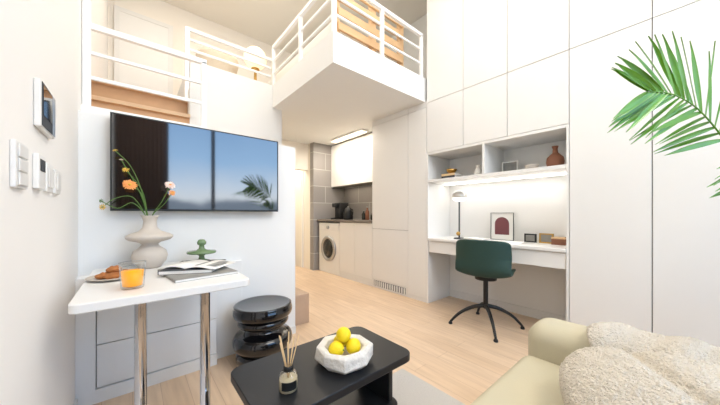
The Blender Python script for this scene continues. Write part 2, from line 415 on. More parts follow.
disc_x('door_glass', XC+.01, 3.85, .42, [(.16, 0), (.16, .012), (.08, .022), (0, .025)], M['darkglass'], w, 'dark glass porthole')
disc_x('knob', XC, 3.85, .775, [(.03, 0), (.03, .02), (.0, .022)], M['steel'], w)
box('drawer', XC-.003, XC, 3.96, 4.12, .74, .81, M['lam'], w, .002)
k = thing('coffee_machine', 'black coffee machine on the kitchen worktop', 'coffee machine', (2.85, 3.95, .905))
box('body', 2.78, 2.98, 3.86, 4.02, .905, 1.2, M['plastic'], k, .015)
box('drip_tray', 2.68, 2.78, 3.88, 4.0, .905, .93, M['plastic'], k, .004)
box('spout', 2.70, 2.78, 3.89, 3.99, 1.12, 1.19, M['plastic'], k, .008)
k = thing('kettle', 'dark electric kettle on the kitchen worktop', 'kettle', (2.8, 3.65, .905))
lathe('body', (2.8, 3.65, .905), [(0, 0), (.08, 0), (.085, .02), (.075, .12), (.055, .19), (.03, .205), (0, .21)], M['plastic'], k)
tube('handle', spline([(2.8, 3.58, 1.08), (2.8, 3.53, 1.07), (2.8, 3.53, 1.0), (2.8, 3.575, .95)]), .009, M['plastic'], k)
ball('knob', (2.8, 3.65, 1.122), .012, M['steel'], k)
for i, (yy, hh) in enumerate(((3.42, .16), (3.33, .22), (3.2, .13))):
    k = thing('spice_bottle', 'small brown bottle standing on the worktop' if i == 1 else 'small dark bottle standing on the worktop', 'bottle', (2.95, yy, .905), 'bottles on the kitchen worktop')
    lathe('bottle_body', (2.95, yy, .905), [(0, 0), (.03, 0), (.032, .01), (.032, hh*.6), (.013, hh*.75), (.013, hh*.9), (0, hh*.9)], M['darkglass'] if i != 1 else M['terra'], k)
    cyl('cap', (2.95, yy, .905+hh*.9), .015, hh*.12, M['steel'], k)
o = thing('ceiling_light', 'long warm ceiling light under the loft by the kitchen', 'ceiling light', (2.66, 3.45, ZL0-.04))
box('housing', 2.60, 2.72, 3.05, 3.88, ZL0-.03, ZL0, M['lam'], o, .003)
box('diffuser', 2.61, 2.71, 3.06, 3.87, ZL0-.04, ZL0-.03, M['emitwarm'], o, .002)
solo(rrect('doormat', 1.9, 2.35, 4.75, 5.3, 0, .012, .03, M['dark']), 'dark doormat on the corridor floor', 'mat')

# ---------------------------------------------------------------- television
t = thing('television', 'large black flat television mounted on the white wall', 'television', (.387, YT-.03, 1.02))
box('screen_glass', -.088, .862, YT-.071, YT-.069, 1.03, 1.557, M['screen'], t)
multibox('bezel', [(-.095, -.088, YT-.072, YT-.05, 1.018, 1.564), (.862, .869, YT-.072, YT-.05, 1.018, 1.564), (-.088, .862, YT-.072, YT-.05, 1.018, 1.03), (-.088, .862, YT-.072, YT-.05, 1.557, 1.564)], M['plastic'], t)
box('back_case', -.09, .864, YT-.0685, YT-.03, 1.02, 1.56, M['plastic'], t)
box('wall_mount', .2, .55, YT-.03, YT, 1.15, 1.45, M['plastic'], t)

c = thing('drawer_console', 'white built-in drawer console below the table', 'cabinet', (.1, 2.05, 0))
box('body', -.15, .42, 2.02, YT-.0005, 0.0, .665, M['gap'], c)
box('side_stile', XL+.001, -.15, 1.99, YT-.001, 0.0, .664, M['wall'], c)
box('plinth', -.15, .43, 1.99, 2.02, 0, .07, M['wall'], c)
for a, b, z0, z1 in ((-.148, .02, .075, .30), (.02, .43, .075, .30), (-.148, .02, .305, .52), (.02, .43, .305, .52), (-.148, .43, .525, .664)):
    box('drawer', a+.002, b-.002, 2.0, 2.02, z0, z1, M['wall'], c, .0015, 1)
solo(box('white_wall_panel', .432, .61, 2.06, YT-.0005, 0, .664, M['wall'], None, .002, 1), 'slim white panel fixed beside the drawers', 'panel')

# ---------------------------------------------------------------- high table
t = thing('dining_table', 'white laminate table on two chrome posts against the wall', 'table', (.13, 1.68, 0))
rrect('table_top', -.165, .42, 1.285, 2.055, .668, .70, .03, M['table'], t)
for x in (.026, .262):
    lathe('leg', (x, 1.45, 0), [(0, 0), (.045, 0), (.045, .006), (.021, .012), (.021, .662), (.045, .664), (.045, .668), (0, .668)], M['chrome'], t, 32)
TZ = .70
solo(lathe('vase', (.075, 1.93, TZ), [(0, 0), (.05, 0), (.056, .01), (.075, .035), (.083, .065), (.075, .095), (.045, .118), (.036, .13), (.05, .142), (.095, .155), (.108, .168), (.108, .178), (.09, .19), (.05, .205), (.034, .225), (.03, .26), (.038, .285), (.045, .292), (.036, .29), (.024, .26), (.024, .2), (0, .19)], M['vase'], None, 48), 'sand coloured sculptural ceramic vase with a wide flange', 'vase')
VM = Vector((.075, 1.93, TZ+.2))
def flower(label, head, nrm, r, m, mids, pet=18, cm='yellow', group='flowers in the vase'):
    f = thing('flower', label, 'flower', tuple(VM), group)
    H_ = Vector(head); pts = spline([tuple(VM), (VM.x*.9+H_.x*.1, VM.y, TZ+.29)]+mids+[head], 6)
    tube('stem', pts, .0020, M['stem'], f, 6)
    n = Vector(nrm).normalized(); a = n.cross(Vector((0, 0, 1))).normalized(); b = n.cross(a)
    V = []; F = []
    for layer, (sc, lift) in enumerate(((1.0, .0), (.68, .22))):
        for k in range(pet):
            an = 2*pi*(k+layer*.5)/pet+random.uniform(-.05, .05); rr = r*sc*random.uniform(.85, 1.08)
            d = a*math.cos(an)+b*math.sin(an); s = -a*math.sin(an)+b*math.cos(an); w_ = r*.13*sc; up = n*r*lift
            i = len(V)
            V += [H_+d*r*.1, H_+up+d*rr*.55+s*w_+n*r*.16, H_+up+d*rr+n*r*.05, H_+up+d*rr*.55-s*w_+n*r*.16, H_+up+d*rr*.9+s*w_*.6+n*r*.09, H_+up+d*rr*.9-s*w_*.6+n*r*.09]
            F += [[i, i+1, i+4, i+2, i+5, i+3]]
    raw('bloom', V, F, M[m], f, True)
    ball('flower_center', tuple(H_+n*r*.22), r*.24, M[cm], f, .6, 14)
flower('orange yellow gerbera daisy leaning out of the vase', (-.012, 1.90, 1.155), (.1, -1, .55), .034, 'orange', [(.035, 1.91, 1.115)], 22)
flower('pale pink daisy leaning from the vase', (.165, 1.90, 1.165), (.2, -1, .8), .031, 'peach', [(.13, 1.915, 1.075)], 18, 'orange')
flower('small orange blossom low beside the vase mouth', (.172, 1.87, 1.12), (.4, -1, .1), .020, 'orange', [(.14, 1.9, 1.06)], 12)
flower('yellow daisy bud standing tall above the vase', (-.028, 1.91, 1.235), (-.2, -1, .6), .018, 'yellow', [(.04, 1.92, 1.13)], 10, 'orange')
flower('tiny yellow bud on a long curved stem', (-.07, 1.9, 1.33), (-.4, -.5, 1), .014, 'yellow', [(.035, 1.92, 1.14), (-.01, 1.91, 1.26)], 8, 'stem')
flower('tiny peach bud on a high thin stem', (-.045, 1.9, 1.285), (-.1, -.5, 1), .012, 'peach', [(.03, 1.92, 1.12)], 8, 'stem')
flower('greenish bud hanging low to one side', (-.115, 1.88, 1.035), (-.6, -1, -.1), .018, 'yellow', [(.0, 1.9, 1.09), (-.07, 1.89, 1.08)], 10, 'stem')
flower('thin green twig bending away from the vase', (-.12, 1.87, 1.065), (-.6, -1, .3), .012, 'stem', [(.0, 1.9, 1.06), (-.06, 1.89, 1.03)], 8, 'stem')
j = thing('juice_glass', 'short clear tumbler filled with orange juice', 'glass', (.0, 1.43, TZ))
lathe('glass_body', (0, 1.43, TZ), [(0, 0.001), (.034, .001), (.0375, .006), (.043, .105)], M['glass'], j)
lathe('rim', (0, 1.43, TZ), [(.0422, .104), (.0438, .104), (.0438, .1065), (.0422, .1065)], M['steel'], j, 40, True, 'glass rim')
lathe('juice', (0, 1.43, TZ), [(0, .012), (.0315, .012), (.0365, .072), (0, .072)], M['juice'], j)
solo(lathe('plate', (-.07, 1.70, TZ), [(0, 0), (.05, 0), (.085, .008), (.092, .013), (.09, .015), (.05, .005), (0, .005)], M['vase'], None, 40), 'round light stoneware plate holding pastries', 'plate')
for i, (dx, dy, dz, s) in enumerate(((-.03, .0, .018, .03), (.03, .015, .018, .032), (.0, -.035, .018, .03), (.0, .035, .02, .028), (.005, .0, .042, .03))):
    o = ball('pastry', (-.07+dx, 1.70+dy, TZ+dz), s, M['cookie'], None, .5, 16)
    for vv in o.data.vertices: vv.co *= 1+.25*(noise.noise(vv.co*60+Vector((i*3, 0, 0))))
    solo(o, 'golden brown baked pastry on the plate', 'pastry', 'pastries on the plate')
def book(cx, cy, z, w_, d_, h_, rot, cover, label, group='magazines on the table', name='magazine'):
    b_ = thing(name, label, 'book', (cx, cy, z), group, rot)
    box('pages', cx-w_/2+.002, cx+w_/2-.002, cy-d_/2+.002, cy+d_/2-.002, z+.0015, z+h_-.0015, M['paper'], b_)
    box('cover', cx-w_/2, cx+w_/2, cy-d_/2, cy+d_/2, z, z+.0015, cover, b_)
    box('cover', cx-w_/2, cx+w_/2, cy-d_/2, cy+d_/2, z+h_-.0015, z+h_, cover, b_)
    box('spine', cx-w_/2-.001, cx-w_/2+.001, cy-d_/2, cy+d_/2, z, z+h_, cover, b_)
    return b_
def open_mag(cx, cy, z, hw, hd, rot, label, group):
    om = thing('magazine', label, 'book', (cx, cy, z), group, rot)
    for s in (1, -1):
        V = []; F = []; n = 10
        for k in range(n+1):
            t_ = k/n; x = cx+s*t_*hw; zz = z+.012*math.sin(pi*min(1, t_*1.15))*(1-t_*.5)+.002
            V += [(x, cy-hd, zz), (x, cy+hd, zz)]
        for k in range(n): F.append([2*k, 2*k+1, 2*k+3, 2*k+2])
        o = raw('page', V, F, M['paper'], om, True)
        md = o.modifiers.new('s', 'SOLIDIFY'); md.thickness = .003
    return om
book(.255, 1.60, TZ, .27, .34, .012, .12, M['photo'], 'grey covered magazine at the bottom of the pile')
book(.26, 1.67, TZ+.012, .23, .30, .018, -.45, M['dark'], 'dark covered magazine lying in the pile')
om = open_mag(.265, 1.64, TZ+.031, .15, .10, -.75, 'open white magazine spread on top of the pile', 'magazines on the table')
box('print', .285, .395, 1.58, 1.70, TZ+.0405, TZ+.0412, M['photo'], om)
solo(lathe('candle_holder', (.33, 1.93, TZ), [(0, 0), (.045, 0), (.05, .006), (.045, .012), (.018, .02), (.014, .04), (.03, .05), (.078, .056), (.082, .063), (.078, .07), (.03, .076), (.016, .086), (.014, .105), (.024, .112), (.026, .125), (.018, .138), (.012, .142), (0, .142)], M['gceram'], None, 40), 'sage green tiered glass candle holder', 'candle holder')

# ---------------------------------------------------------------- wall controls
i_ = thing('intercom', 'pale grey video intercom with dark screen on the wall', 'intercom', (XL, 1.31, 1.26))
box('frame', XL, XL+.016, 1.23, 1.42, 1.262, 1.405, M['lam2'], i_, .004)
box('screen', XL+.016, XL+.018, 1.237, 1.37, 1.268, 1.399, M['dark'], i_, .0005)
box('speaker_panel', XL+.016, XL+.018, 1.378, 1.412, 1.268, 1.399, M['steel'], i_, .0005)
box('display', XL+.018, XL+.019, 1.245, 1.36, 1.30, 1.392, M['screen'], i_)
s_ = thing('light_switch', 'tall white light switch plate on the wall', 'switch', (XL, 1.085, 1.065))
box('plate', XL, XL+.010, 1.03, 1.13, 1.065, 1.18, M['lam'], s_, .003)
for z in (1.072, 1.107, 1.142): box('rocker', XL+.010, XL+.014, 1.045, 1.115, z, z+.031, M['lam2'], s_, .002)
s_ = thing('thermostat', 'small white thermostat with a dark display', 'thermostat', (XL, 1.26, 1.08))
box('plate', XL, XL+.014, 1.22, 1.30, 1.075, 1.18, M['lam'], s_, .004)
box('display', XL+.014, XL+.0155, 1.232, 1.288, 1.13, 1.165, M['dark'], s_)
s_ = thing('light_switch', 'small white double light switch on the wall', 'switch', (XL, 1.39, 1.09))
box('plate', XL, XL+.010, 1.345, 1.435, 1.075, 1.17, M['lam'], s_, .003)
for y in (1.353, 1.392): box('rocker', XL+.010, XL+.014, y, y+.034, 1.09, 1.155, M['lam2'], s_, .002)
s_ = thing('light_switch', 'small white wall socket beside the switches', 'switch', (XL, 1.52, 1.09))
box('plate', XL, XL+.010, 1.47, 1.56, 1.075, 1.165, M['lam'], s_, .003)
box('rocker', XL+.010, XL+.014, 1.485, 1.545, 1.09, 1.15, M['lam2'], s_, .002)

# ---------------------------------------------------------------- stool
sx, sy = .69, 1.86
s_ = thing('stool', 'glossy black turned stool with flat top and wide rings', 'stool', (sx, sy, 0))
def ring(z0, h, r, d=.025):
    return [(r-d+d*math.sin(pi*k/10), z0+h*(1-math.cos(pi*k/10))/2) for k in range(11)]
lathe('base', (sx, sy, 0), [(0, 0)]+ring(0, .085, .175, .028)+[(.15, .088)], M['black'], s_, 56)
lathe('body', (sx, sy, 0), [(.150, .086), (.155, .092)]+ring(.093, .105, .194, .035)+[(.145, .206), (.128, .218), (.122, .232), (.126, .246)]+ring(.248, .056, .168, .03)+[(.15, .306)], M['black'], s_, 56)
lathe('seat', (sx, sy, 0), [(.15, .306), (.16, .308)]+ring(.308, .074, .194, .022)[:-2]+[(.188, .384), (.178, .389), (.165, .387), (.15, .384), (0, .382)], M['black'], s_, 56)

# ---------------------------------------------------------------- coffee table
solo(rrect('rug', .1, 1.33, .43, 1.16, 0, .008, .01, M['rug']), 'pale grey woven rug beneath the coffee table', 'rug')
t = thing('coffee_table', 'matt black rectangular coffee table with rounded corners', 'coffee table', (.65, 1.0, .008))
CZ = .36
rrect('table_top', .30, 1.0, .80, 1.205, CZ-.032, CZ, .05, M['mblack'], t)
rrect('lower_shelf', .34, .96, .84, 1.165, .10, .122, .05, M['mblack'], t)
for a, b in ((.36, .385), (.915, .94)):
    box('leg_panel', a, b, .88, 1.125, .122, CZ-.032, M['mblack'], t, .003)
for x in (.42, .88):
    for y in (.90, 1.10): cyl('foot', (x, y, .008), .018, .092, M['mblack'], t, 20)
bx, by = .70, .945
V = []; F = []; N = 8
lev = [(.098, 0, 0), (.128, .025, 0), (.124, .068, .0), (.110, .077, .0), (.088, .070, .0), (.07, .03, .0)]
random.seed(12)
jit = [1+random.uniform(-.06, .06) for _ in range(N)]
for li, (r, z, ph) in enumerate(lev):
    for k in range(N):
        a = 2*pi*k/N+.2; j_ = jit[k]*(1+random.uniform(-.035, .035))
        V.append((bx+r*j_*math.cos(a), by+r*j_*math.sin(a), CZ+z+(random.uniform(-.006, .006) if 0 < li < 5 else 0)))
for q in range(len(lev)-1):
    for k in range(N): F.append([q*N+k, q*N+(k+1) % N, (q+1)*N+(k+1) % N, (q+1)*N+k])
F.append(list(range(N))); F.append([(len(lev)-1)*N+k for k in range(N)])
o = raw('bowl', V, F, M['stone'])
md = o.modifiers.new('b', 'BEVEL'); md.width = .004; md.segments = 2
solo(o, 'chunky faceted white stone bowl holding lemons', 'bowl')
def lemon(x, y, z, rx, rz):
    n = 14; L = thing('lemon', 'bright yellow lemon in the stone bowl', 'lemon', (x, y, z), 'lemons in the bowl')
    prof = []
    for i in range(n+1):
        t_ = i/n; zz = -.038+.076*t_; r = .032*math.sin(pi*t_)**.62
        if t_ < .06 or t_ > .94: r *= .6
        prof.append((max(r, 0) if 0 < i < n else 0, zz))
    lathe('peel', (x, y, z), prof, M['lemon'], L, 24)
    lathe('stem_end', (x, y, z), [(0, .037), (.0035, .037), (.003, .041), (0, .042)], M['stem'], L, 8)
    L.rotation_euler = (rx, 0, rz)
for (dx, dy, dz, rx, rz) in ((-.042, -.005, .070, 1.4, .3), (.030, -.030, .070, 1.3, 2.0), (.02, .042, .072, 1.5, 1.0), (.002, .003, .116, 1.4, 2.6)):
    lemon(bx+dx, by+dy, CZ+dz, rx, rz)
dx_, dy_ = .435, .925
d = thing('reed_diffuser', 'small glass reed diffuser bottle with dark label and tan reeds', 'diffuser', (dx_, dy_, CZ))
lathe('bottle', (dx_, dy_, CZ), [(0, 0.001), (.03, 0.001), (.034, .006), (.034, .055), (.026, .066), (.014, .07), (.014, .088)], M['glass'], d, 28)
lathe('oil', (dx_, dy_, CZ), [(0, .003), (.0315, .003), (.0325, .007), (.0325, .045), (0, .045)], M['oil'], d, 28)
V = []; F = []; nn = 14
for k in range(nn+1):
    a = -2.75+1.7*k/nn
    for z in (.014, .044): V.append((dx_+.0346*math.cos(a), dy_+.0346*math.sin(a), CZ+z))
for k in range(nn): F.append([2*k, 2*k+1, 2*k+3, 2*k+2])
raw('bottle_label', V, F, M['plastic'], d, True, 'dark paper label')
lathe('collar', (dx_, dy_, CZ), [(.0145, .072), (.018, .072), (.018, .09), (.0145, .09)], M['plastic'], d, 24)
for k in range(8):
    a = 2*pi*k/8+.3; q = .028+.010*(k % 3)
    tube('reed', [(dx_-.006*math.cos(a), dy_-.006*math.sin(a), CZ+.02), (dx_+q*math.cos(a), dy_+q*math.sin(a), CZ+.185+.01*(k % 2))], .0022, M['tan'], d, 6)

# ---------------------------------------------------------------- office chair
cx, cy = 2.41, 1.13
ch = thing('office_chair', 'dark grey green shell office chair with black star base', 'chair', (cx, cy, 0), None, .26)
prof = [(.23, .440), (.20, .462), (.10, .467), (0, .463), (-.10, .465), (-.165, .485), (-.20, .535), (-.212, .605), (-.222, .685), (-.230, .75), (-.233, .785)]
pp = spline([(p[0], 0, p[1]) for p in prof], 4); nv = 16; V = []; F = []
for i, p in enumerate(pp):
    s = i/(len(pp)-1); back = max(0, (s-.5)/.5)
    wid = .220 if s < .75 else .220-.018*((s-.75)/.25)**2
    if s < .12: wid = .220-.03*(1-s/.12)**2
    for k in range(nv+1):
        t_ = -1+2*k/nv
        curl = abs(t_)**2.6
        x = p.x+curl*(.085*min(1, back*2.2)); z = p.z+curl*.035*(1-min(1, back*2.0))-(.035*abs(t_)**6 if s > .9 else 0)*((s-.9)/.1)
        V.append((cx+x, cy+wid*t_, z))
for i in range(len(pp)-1):
    for k in range(nv): F.append([i*(nv+1)+k, i*(nv+1)+k+1, (i+1)*(nv+1)+k+1, (i+1)*(nv+1)+k])
o = raw('seat_shell', V, F, M['green'], ch, True, 'dark grey green padded seat and backrest')
md = o.modifiers.new('s', 'SOLIDIFY'); md.thickness = .022; md.offset = 0
md = o.modifiers.new('b', 'SUBSURF'); md.levels = 1; md.render_levels = 1
cyl('seat_plate', (cx, cy, .42), .09, .028, M['plastic'], ch)
cyl('gas_column', (cx, cy, .16), .020, .265, M['plastic'], ch)
for k in range(4):
    a = 2*pi*k/4+.42
    px_, py_ = math.cos(a), math.sin(a)
    pts = spline([(cx+.01*px_, cy+.01*py_, .185), (cx+.11*px_, cy+.11*py_, .165), (cx+.22*px_, cy+.22*py_, .105), (cx+.30*px_, cy+.30*py_, .022)], 5)
    tube('leg', pts, [.019-.009*i/(len(pts)-1) for i in range(len(pts))], M['plastic'], ch, 10)
    lathe('foot', (cx+.30*px_, cy+.30*py_, 0), [(0, 0), (.016, 0), (.018, .006), (.014, .02), (0, .026)], M['plastic'], ch, 16)

# ---------------------------------------------------------------- desk objects
DZ = .733
lx, ly = 2.68, 1.54
l = thing('desk_lamp', 'slim table lamp with a lit rounded head on dark stem', 'lamp', (lx, ly, DZ))
lathe('base', (lx, ly, DZ), [(0, 0), (.055, 0), (.058, .006), (.05, .014), (0, .016)], M['dark'], l, 32)
tube('pole', [(lx, ly, DZ+.015), (lx, ly, DZ+.43)], .008, M['dark'], l, 12)
lathe('lamp_shade', (lx, ly, DZ+.42), [(.060, .02), (.073, .024), (.076, .036), (.070, .06), (.046, .084), (.018, .094), (0, .096)], M['shade'], l, 32, True, 'silver metal cap')
lathe('light_bulb', (lx, ly, DZ+.40), [(0, .0), (.03, .003), (.058, .015), (.068, .03), (.068, .044), (0, .05)], M['opal'], l, 28, True, 'glowing opal lower half')
ball('reading_globe', (lx-.045, ly-.015, DZ+.06), .022, M['gold'], l)
pf = thing('picture_frame', 'thin framed abstract print with a mauve maroon arch', 'picture', (2.9, 1.2, DZ))
yl, yh = 1.085, 1.31; zb = DZ; zt = DZ+.28; x0, x1 = 2.905, 2.92; fw = .004
multibox('frame', [(x0, x1, yl, yl+fw, zb, zt), (x0, x1, yh-fw, yh, zb, zt), (x0, x1, yl+fw, yh-fw, zb, zb+fw), (x0, x1, yl+fw, yh-fw, zt-fw, zt)], M['dark'], pf)
box('mat_board', x0+.006, x0+.012, yl+fw, yh-fw, zb+fw, zt-fw, M['paper'], pf)
yc = (yl+yh)/2
V = [(x0+.004, yc-.07, zb+.055), (x0+.004, yc+.07, zb+.055)]+[(x0+.004, yc+.07*math.cos(pi*k/20), zb+.165+.07*math.sin(pi*k/20)) for k in range(21)]
V2 = V+[(x0+.0055, p[1], p[2]) for p in V]; n = len(V)
raw('print', V2, [list(range(n)), list(range(n, 2*n))]+[[i, (i+1) % n, n+(i+1) % n, n+i] for i in range(n)], M['maroon'], pf)
book(2.68, 1.36, DZ, .2, .24, .014, .1, M['photo'], 'grey covered magazine lying on the desk', 'magazines on the desk')
open_mag(2.67, 1.08, DZ, .11, .16, .1, 'open white magazine lying on the desk', 'magazines on the desk')
book(2.67, 1.34, DZ+.014, .15, .2, .01, -.1, M['paper'], 'white magazine stacked on another on the desk', 'magazines on the desk')
for (y, w_, h_, m1) in ((.93, .10, .08, 'plastic'), (.80, .11, .09, 'gold')):
    f = thing('photo_frame', 'small dark photo frame on the desk' if m1 == 'plastic' else 'small brass photo frame on the desk', 'picture', (2.9, y, DZ), 'small frames on the desk')
    multibox('frame', [(2.88, 2.9, y-w_/2, y-w_/2+.012, DZ, DZ+h_), (2.88, 2.9, y+w_/2-.012, y+w_/2, DZ, DZ+h_), (2.88, 2.9, y-w_/2+.012, y+w_/2-.012, DZ, DZ+.012), (2.88, 2.9, y-w_/2+.012, y+w_/2-.012, DZ+h_-.012, DZ+h_)], M[m1], f)
    box('picture', 2.886, 2.892, y-w_/2+.012, y+w_/2-.012, DZ+.012, DZ+h_-.012, M['photo'], f)
b_ = thing('trinket_box', 'small brown wooden box on the desk', 'box', (2.85, .69, DZ))
box('body', 2.80, 2.9, .64, .74, DZ, DZ+.05, M['terra'], b_, .003)
box('lid', 2.798, 2.902, .638, .742, DZ+.05, DZ+.065, M['bedwood'], b_, .003)
SZ = 1.38
solo(lathe('ceramic_jug', (2.70, .685, SZ), [(0, 0), (.04, 0), (.058, .02), (.064, .055), (.058, .09), (.035, .115), (.02, .13), (.017, .16), (.024, .185), (.02, .186), (.012, .16), (.012, .12), (0, .11)], M['terra'], None, 32), 'round brown ceramic jug on the open shelf', 'jug')
f = thing('photo_frame', 'white framed picture standing on the open shelf', 'picture', (2.85, 1.10, SZ))
multibox('frame', [(2.84, 2.86, 1.02, 1.032, SZ, SZ+.14), (2.84, 2.86, 1.158, 1.17, SZ, SZ+.14), (2.84, 2.86, 1.032, 1.158, SZ, SZ+.012), (2.84, 2.86, 1.032, 1.158, SZ+.128, SZ+.14)], M['paper'], f)
box('picture', 2.846, 2.852, 1.032, 1.158, SZ+.012, SZ+.128, M['photo'], f)
for i, (y, h_, m1, lb) in enumerate(((1.62, .03, 'dark', 'dark book lying flat on the shelf'), (1.62, .025, 'tan', 'tan book stacked on the dark one'))):
    book(2.66, y, SZ+(0 if i == 0 else .03), .14, .16, h_, 0, M[m1], lb, 'books on the open shelf', 'book')
solo(lathe('bowl', (2.66, 1.62, SZ+.055), [(0, 0), (.02, 0), (.05, .03), (.058, .05), (.054, .05), (.02, .008), (0, .008)], M['gold'], None, 30), 'small brass bowl on stacked books', 'bowl')
solo(lathe('vase', (2.68, 1.33, SZ), [(0, 0), (.035, 0), (.045, .03), (.03, .07), (.018, .09), (.028, .11), (.022, .11), (.012, .09), (0, .08)], M['paper'], None, 28), 'small white vase on the open shelf', 'vase')
solo(lathe('bowl', (2.7, .86, SZ), [(0, 0), (.03, 0), (.05, .03), (.055, .05), (.05, .05), (.025, .008), (0, .008)], M['vase'], None, 28), 'small pale bowl beside the brown jug', 'bowl')

# ---------------------------------------------------------------- sofa
s_ = thing('sofa', 'pale olive leather sofa with low rounded back', 'sofa', (1.05, -.2, 0))
box('base', .80, 1.42, -1.0, .40, .10, .28, M['olive'], s_, .03, 4)
box('seat_cushion', .745, 1.25, -.99, .425, .27, .435, M['olive'], s_, .04, 5)
box('backrest', 1.235, 1.44, -1.0, .425, .12, .555, M['olive'], s_, .07, 8)
for x in (.90, 1.36):
    for y in (-.92, .32): cyl('leg', (x, y, 0), .018, .11, M['plastic'], s_, 16)
path = spline([(1.51, 0, .22), (1.49, 0, .42), (1.455, 0, .54), (1.34, 0, .573), (1.235, 0, .55), (1.19, 0, .48), (1.10, 0, .448), (.98, 0, .442)], 20)
nY = 320; V = []; F = []
for i, p in enumerate(path):
    for k in range(nY+1):
        y = .205-1.0*k/nY; q = Vector((p.x, y, p.z))
        ph = y*15+p.x*5+1.8*noise.noise(Vector((p.x*3, y*3, p.z*3)))
        fold = .016*math.sin(ph*2)
        fz = abs(noise.noise(q*75))*.006+abs(noise.noise(q*150))*.0045
        d_ = noise.noise(q*5)*.014
        edge = .035*noise.noise(Vector((p.x*6+p.z*5, 3, 1))) if k < 14 else 0
        rim = .016*math.sqrt(min(1, k/8))
        V.append((p.x-d_*.5-fold*.6-fz-(.02*math.sin(y*9)*(i/len(path))), y+edge*(1-k/14 if k < 14 else 0), p.z+abs(d_)*.7+rim+max(-.004, fold*.7)+fz))
for i in range(len(path)-1):
    for k in range(nY): F.append([i*(nY+1)+k, i*(nY+1)+k+1, (i+1)*(nY+1)+k+1, (i+1)*(nY+1)+k])
o = raw('throw_blanket', V, F, M['boucle'], None, True)
md = o.modifiers.new('s', 'SOLIDIFY'); md.thickness = .02; md.offset = -1
solo(o, 'cream boucle throw draped over the sofa back', 'blanket')
V = []; F = []; n = 180
for side in (1, -1):
    base = len(V)
    for i in range(n+1):
        for k in range(n+1):
            u = -1+2*i/n; v_ = -1+2*k/n
            th = .085*((1-abs(u)**2.2)*(1-abs(v_)**2.2))**.5
            su = u*math.sqrt(max(0, 1-.36*v_*v_)); sv = v_*math.sqrt(max(0, 1-.36*u*u))
            q = Vector((su*.175, sv*.24, side*th))
            inn = (abs(u) < 1 and abs(v_) < 1)
            w_ = min(1, 4*(1-max(abs(u), abs(v_))))
            rad = math.hypot(q.x-.16, q.y+.24)+.02*noise.noise(q*7)
            crease = -.022*math.exp(-((rad-.30)/.022)**2)
            nn = (noise.noise(q*6)*.010*w_+abs(noise.noise(q*75))*.006+abs(noise.noise(q*150))*.0045+(crease*w_ if side == 1 else 0)) if inn else 0
            V.append((q.x*(1+nn*2), q.y*(1+nn*2), q.z+side*nn))
    for i in range(n):
        for k in range(n):
            f = [base+i*(n+1)+k, base+i*(n+1)+k+1, base+(i+1)*(n+1)+k+1, base+(i+1)*(n+1)+k]
            F.append(f if side == 1 else f[::-1])
R = Euler((math.radians(-4), math.radians(-12), math.radians(14))).to_matrix()
V = [R @ Vector(p)+Vector((1.01, .0, .53)) for p in V]
o = raw('cushion', V, F, M['boucle'], None, True)
bm = bmesh.new(); bm.from_mesh(o.data); bmesh.ops.remove_doubles(bm, verts=bm.verts, dist=.0002); bm.to_mesh(o.data); bm.free()
solo(o, 'plump cream boucle cushion resting on the sofa throw', 'cushion')

# ---------------------------------------------------------------- palm
P0 = Vector((1.80, -.34, 0))
pm = thing('potted_palm', 'tall green potted palm with arching feathered fronds', 'plant', tuple(P0))
lathe('pot', tuple(P0), [(0, 0), (.12, 0), (.15, .02), (.18, .30), (.185, .32), (.165, .32), (.155, .28), (0, .28)], M['vase'], pm, 40)
lathe('soil', tuple(P0), [(0, .285), (.156, .285), (0, .30)], M['soil'], pm, 30)
def frond(pts, length, sidehint, nl=15, start=.45, droop=.25, width=.0098, spread=.95):
    P = spline(pts, 10); V = []; F = []
    rad = [.005*(1-.75*i/len(P)) for i in range(len(P))]
    tube_geo(P, rad, 6, V, F)
    tot = len(P)-1; i0 = int(tot*start)
    side = Vector(sidehint).normalized()
    for j in range(nl):
        f = j/(nl-1); idx = i0+(tot-i0)*f; i = min(int(idx), tot-1); fr = idx-i
        p = P[i].lerp(P[i+1], fr); T = (P[i+1]-P[i]).normalized()
        sd = (side-T*side.dot(T)).normalized(); nrm = T.cross(sd).normalized()
        L = length*(.55+.45*math.sin(pi*min(1, .25+.75*f)*.8))*(1-.25*f)
        for s in (1, -1):
            ang = spread*(1-.55*f)+random.uniform(-.07, .07)
            d_ = (T*math.cos(ang)+sd*s*math.sin(ang)+nrm*random.uniform(-.12, .12)).normalized()
            wv = d_.cross(nrm).normalized(); b0 = len(V); K = 7
            tw = nrm*random.uniform(-.6, .6); wv = (wv+tw).normalized()
            for q in range(K+1):
                t_ = q/K; wd = width*(math.sin(pi*min(1, t_*.9+.12)))**.8*(1 if t_ < 1 else 0)
                c_ = p+d_*L*t_+Vector((0, 0, -1))*droop*L*t_*t_
                V += [c_-wv*wd, c_+nrm*.003, c_+wv*wd]
            for q in range(K):
                a = b0+q*3; F.append([a, a+1, a+4, a+3]); F.append([a+1, a+2, a+5, a+4])
    raw('frond', V, F, M['palm'], pm, True)
frond([tuple(P0+Vector((0, 0, .29))), (1.84, -.30, .7), (1.78, -.18, 1.05), (1.67, -.11, 1.24), (1.53, -.04, 1.36), (1.39, .02, 1.40), (1.29, .07, 1.40)], .30, (.3, -.25, 1), 19, .54, .08)
frond([tuple(P0+Vector((0, -.02, .29))), (1.80, -.33, .6), (1.78, -.26, .9), (1.72, -.19, 1.09), (1.62, -.13, 1.17)], .19, (.3, -.4, 1), 11, .6, .3)
frond([tuple(P0+Vector((.02, .02, .29))), (1.95, -.36, .8), (2.1, -.42, 1.2), (2.2, -.5, 1.5), (2.25, -.65, 1.6)], .26, (.5, .5, .1), 12, .45, .2)
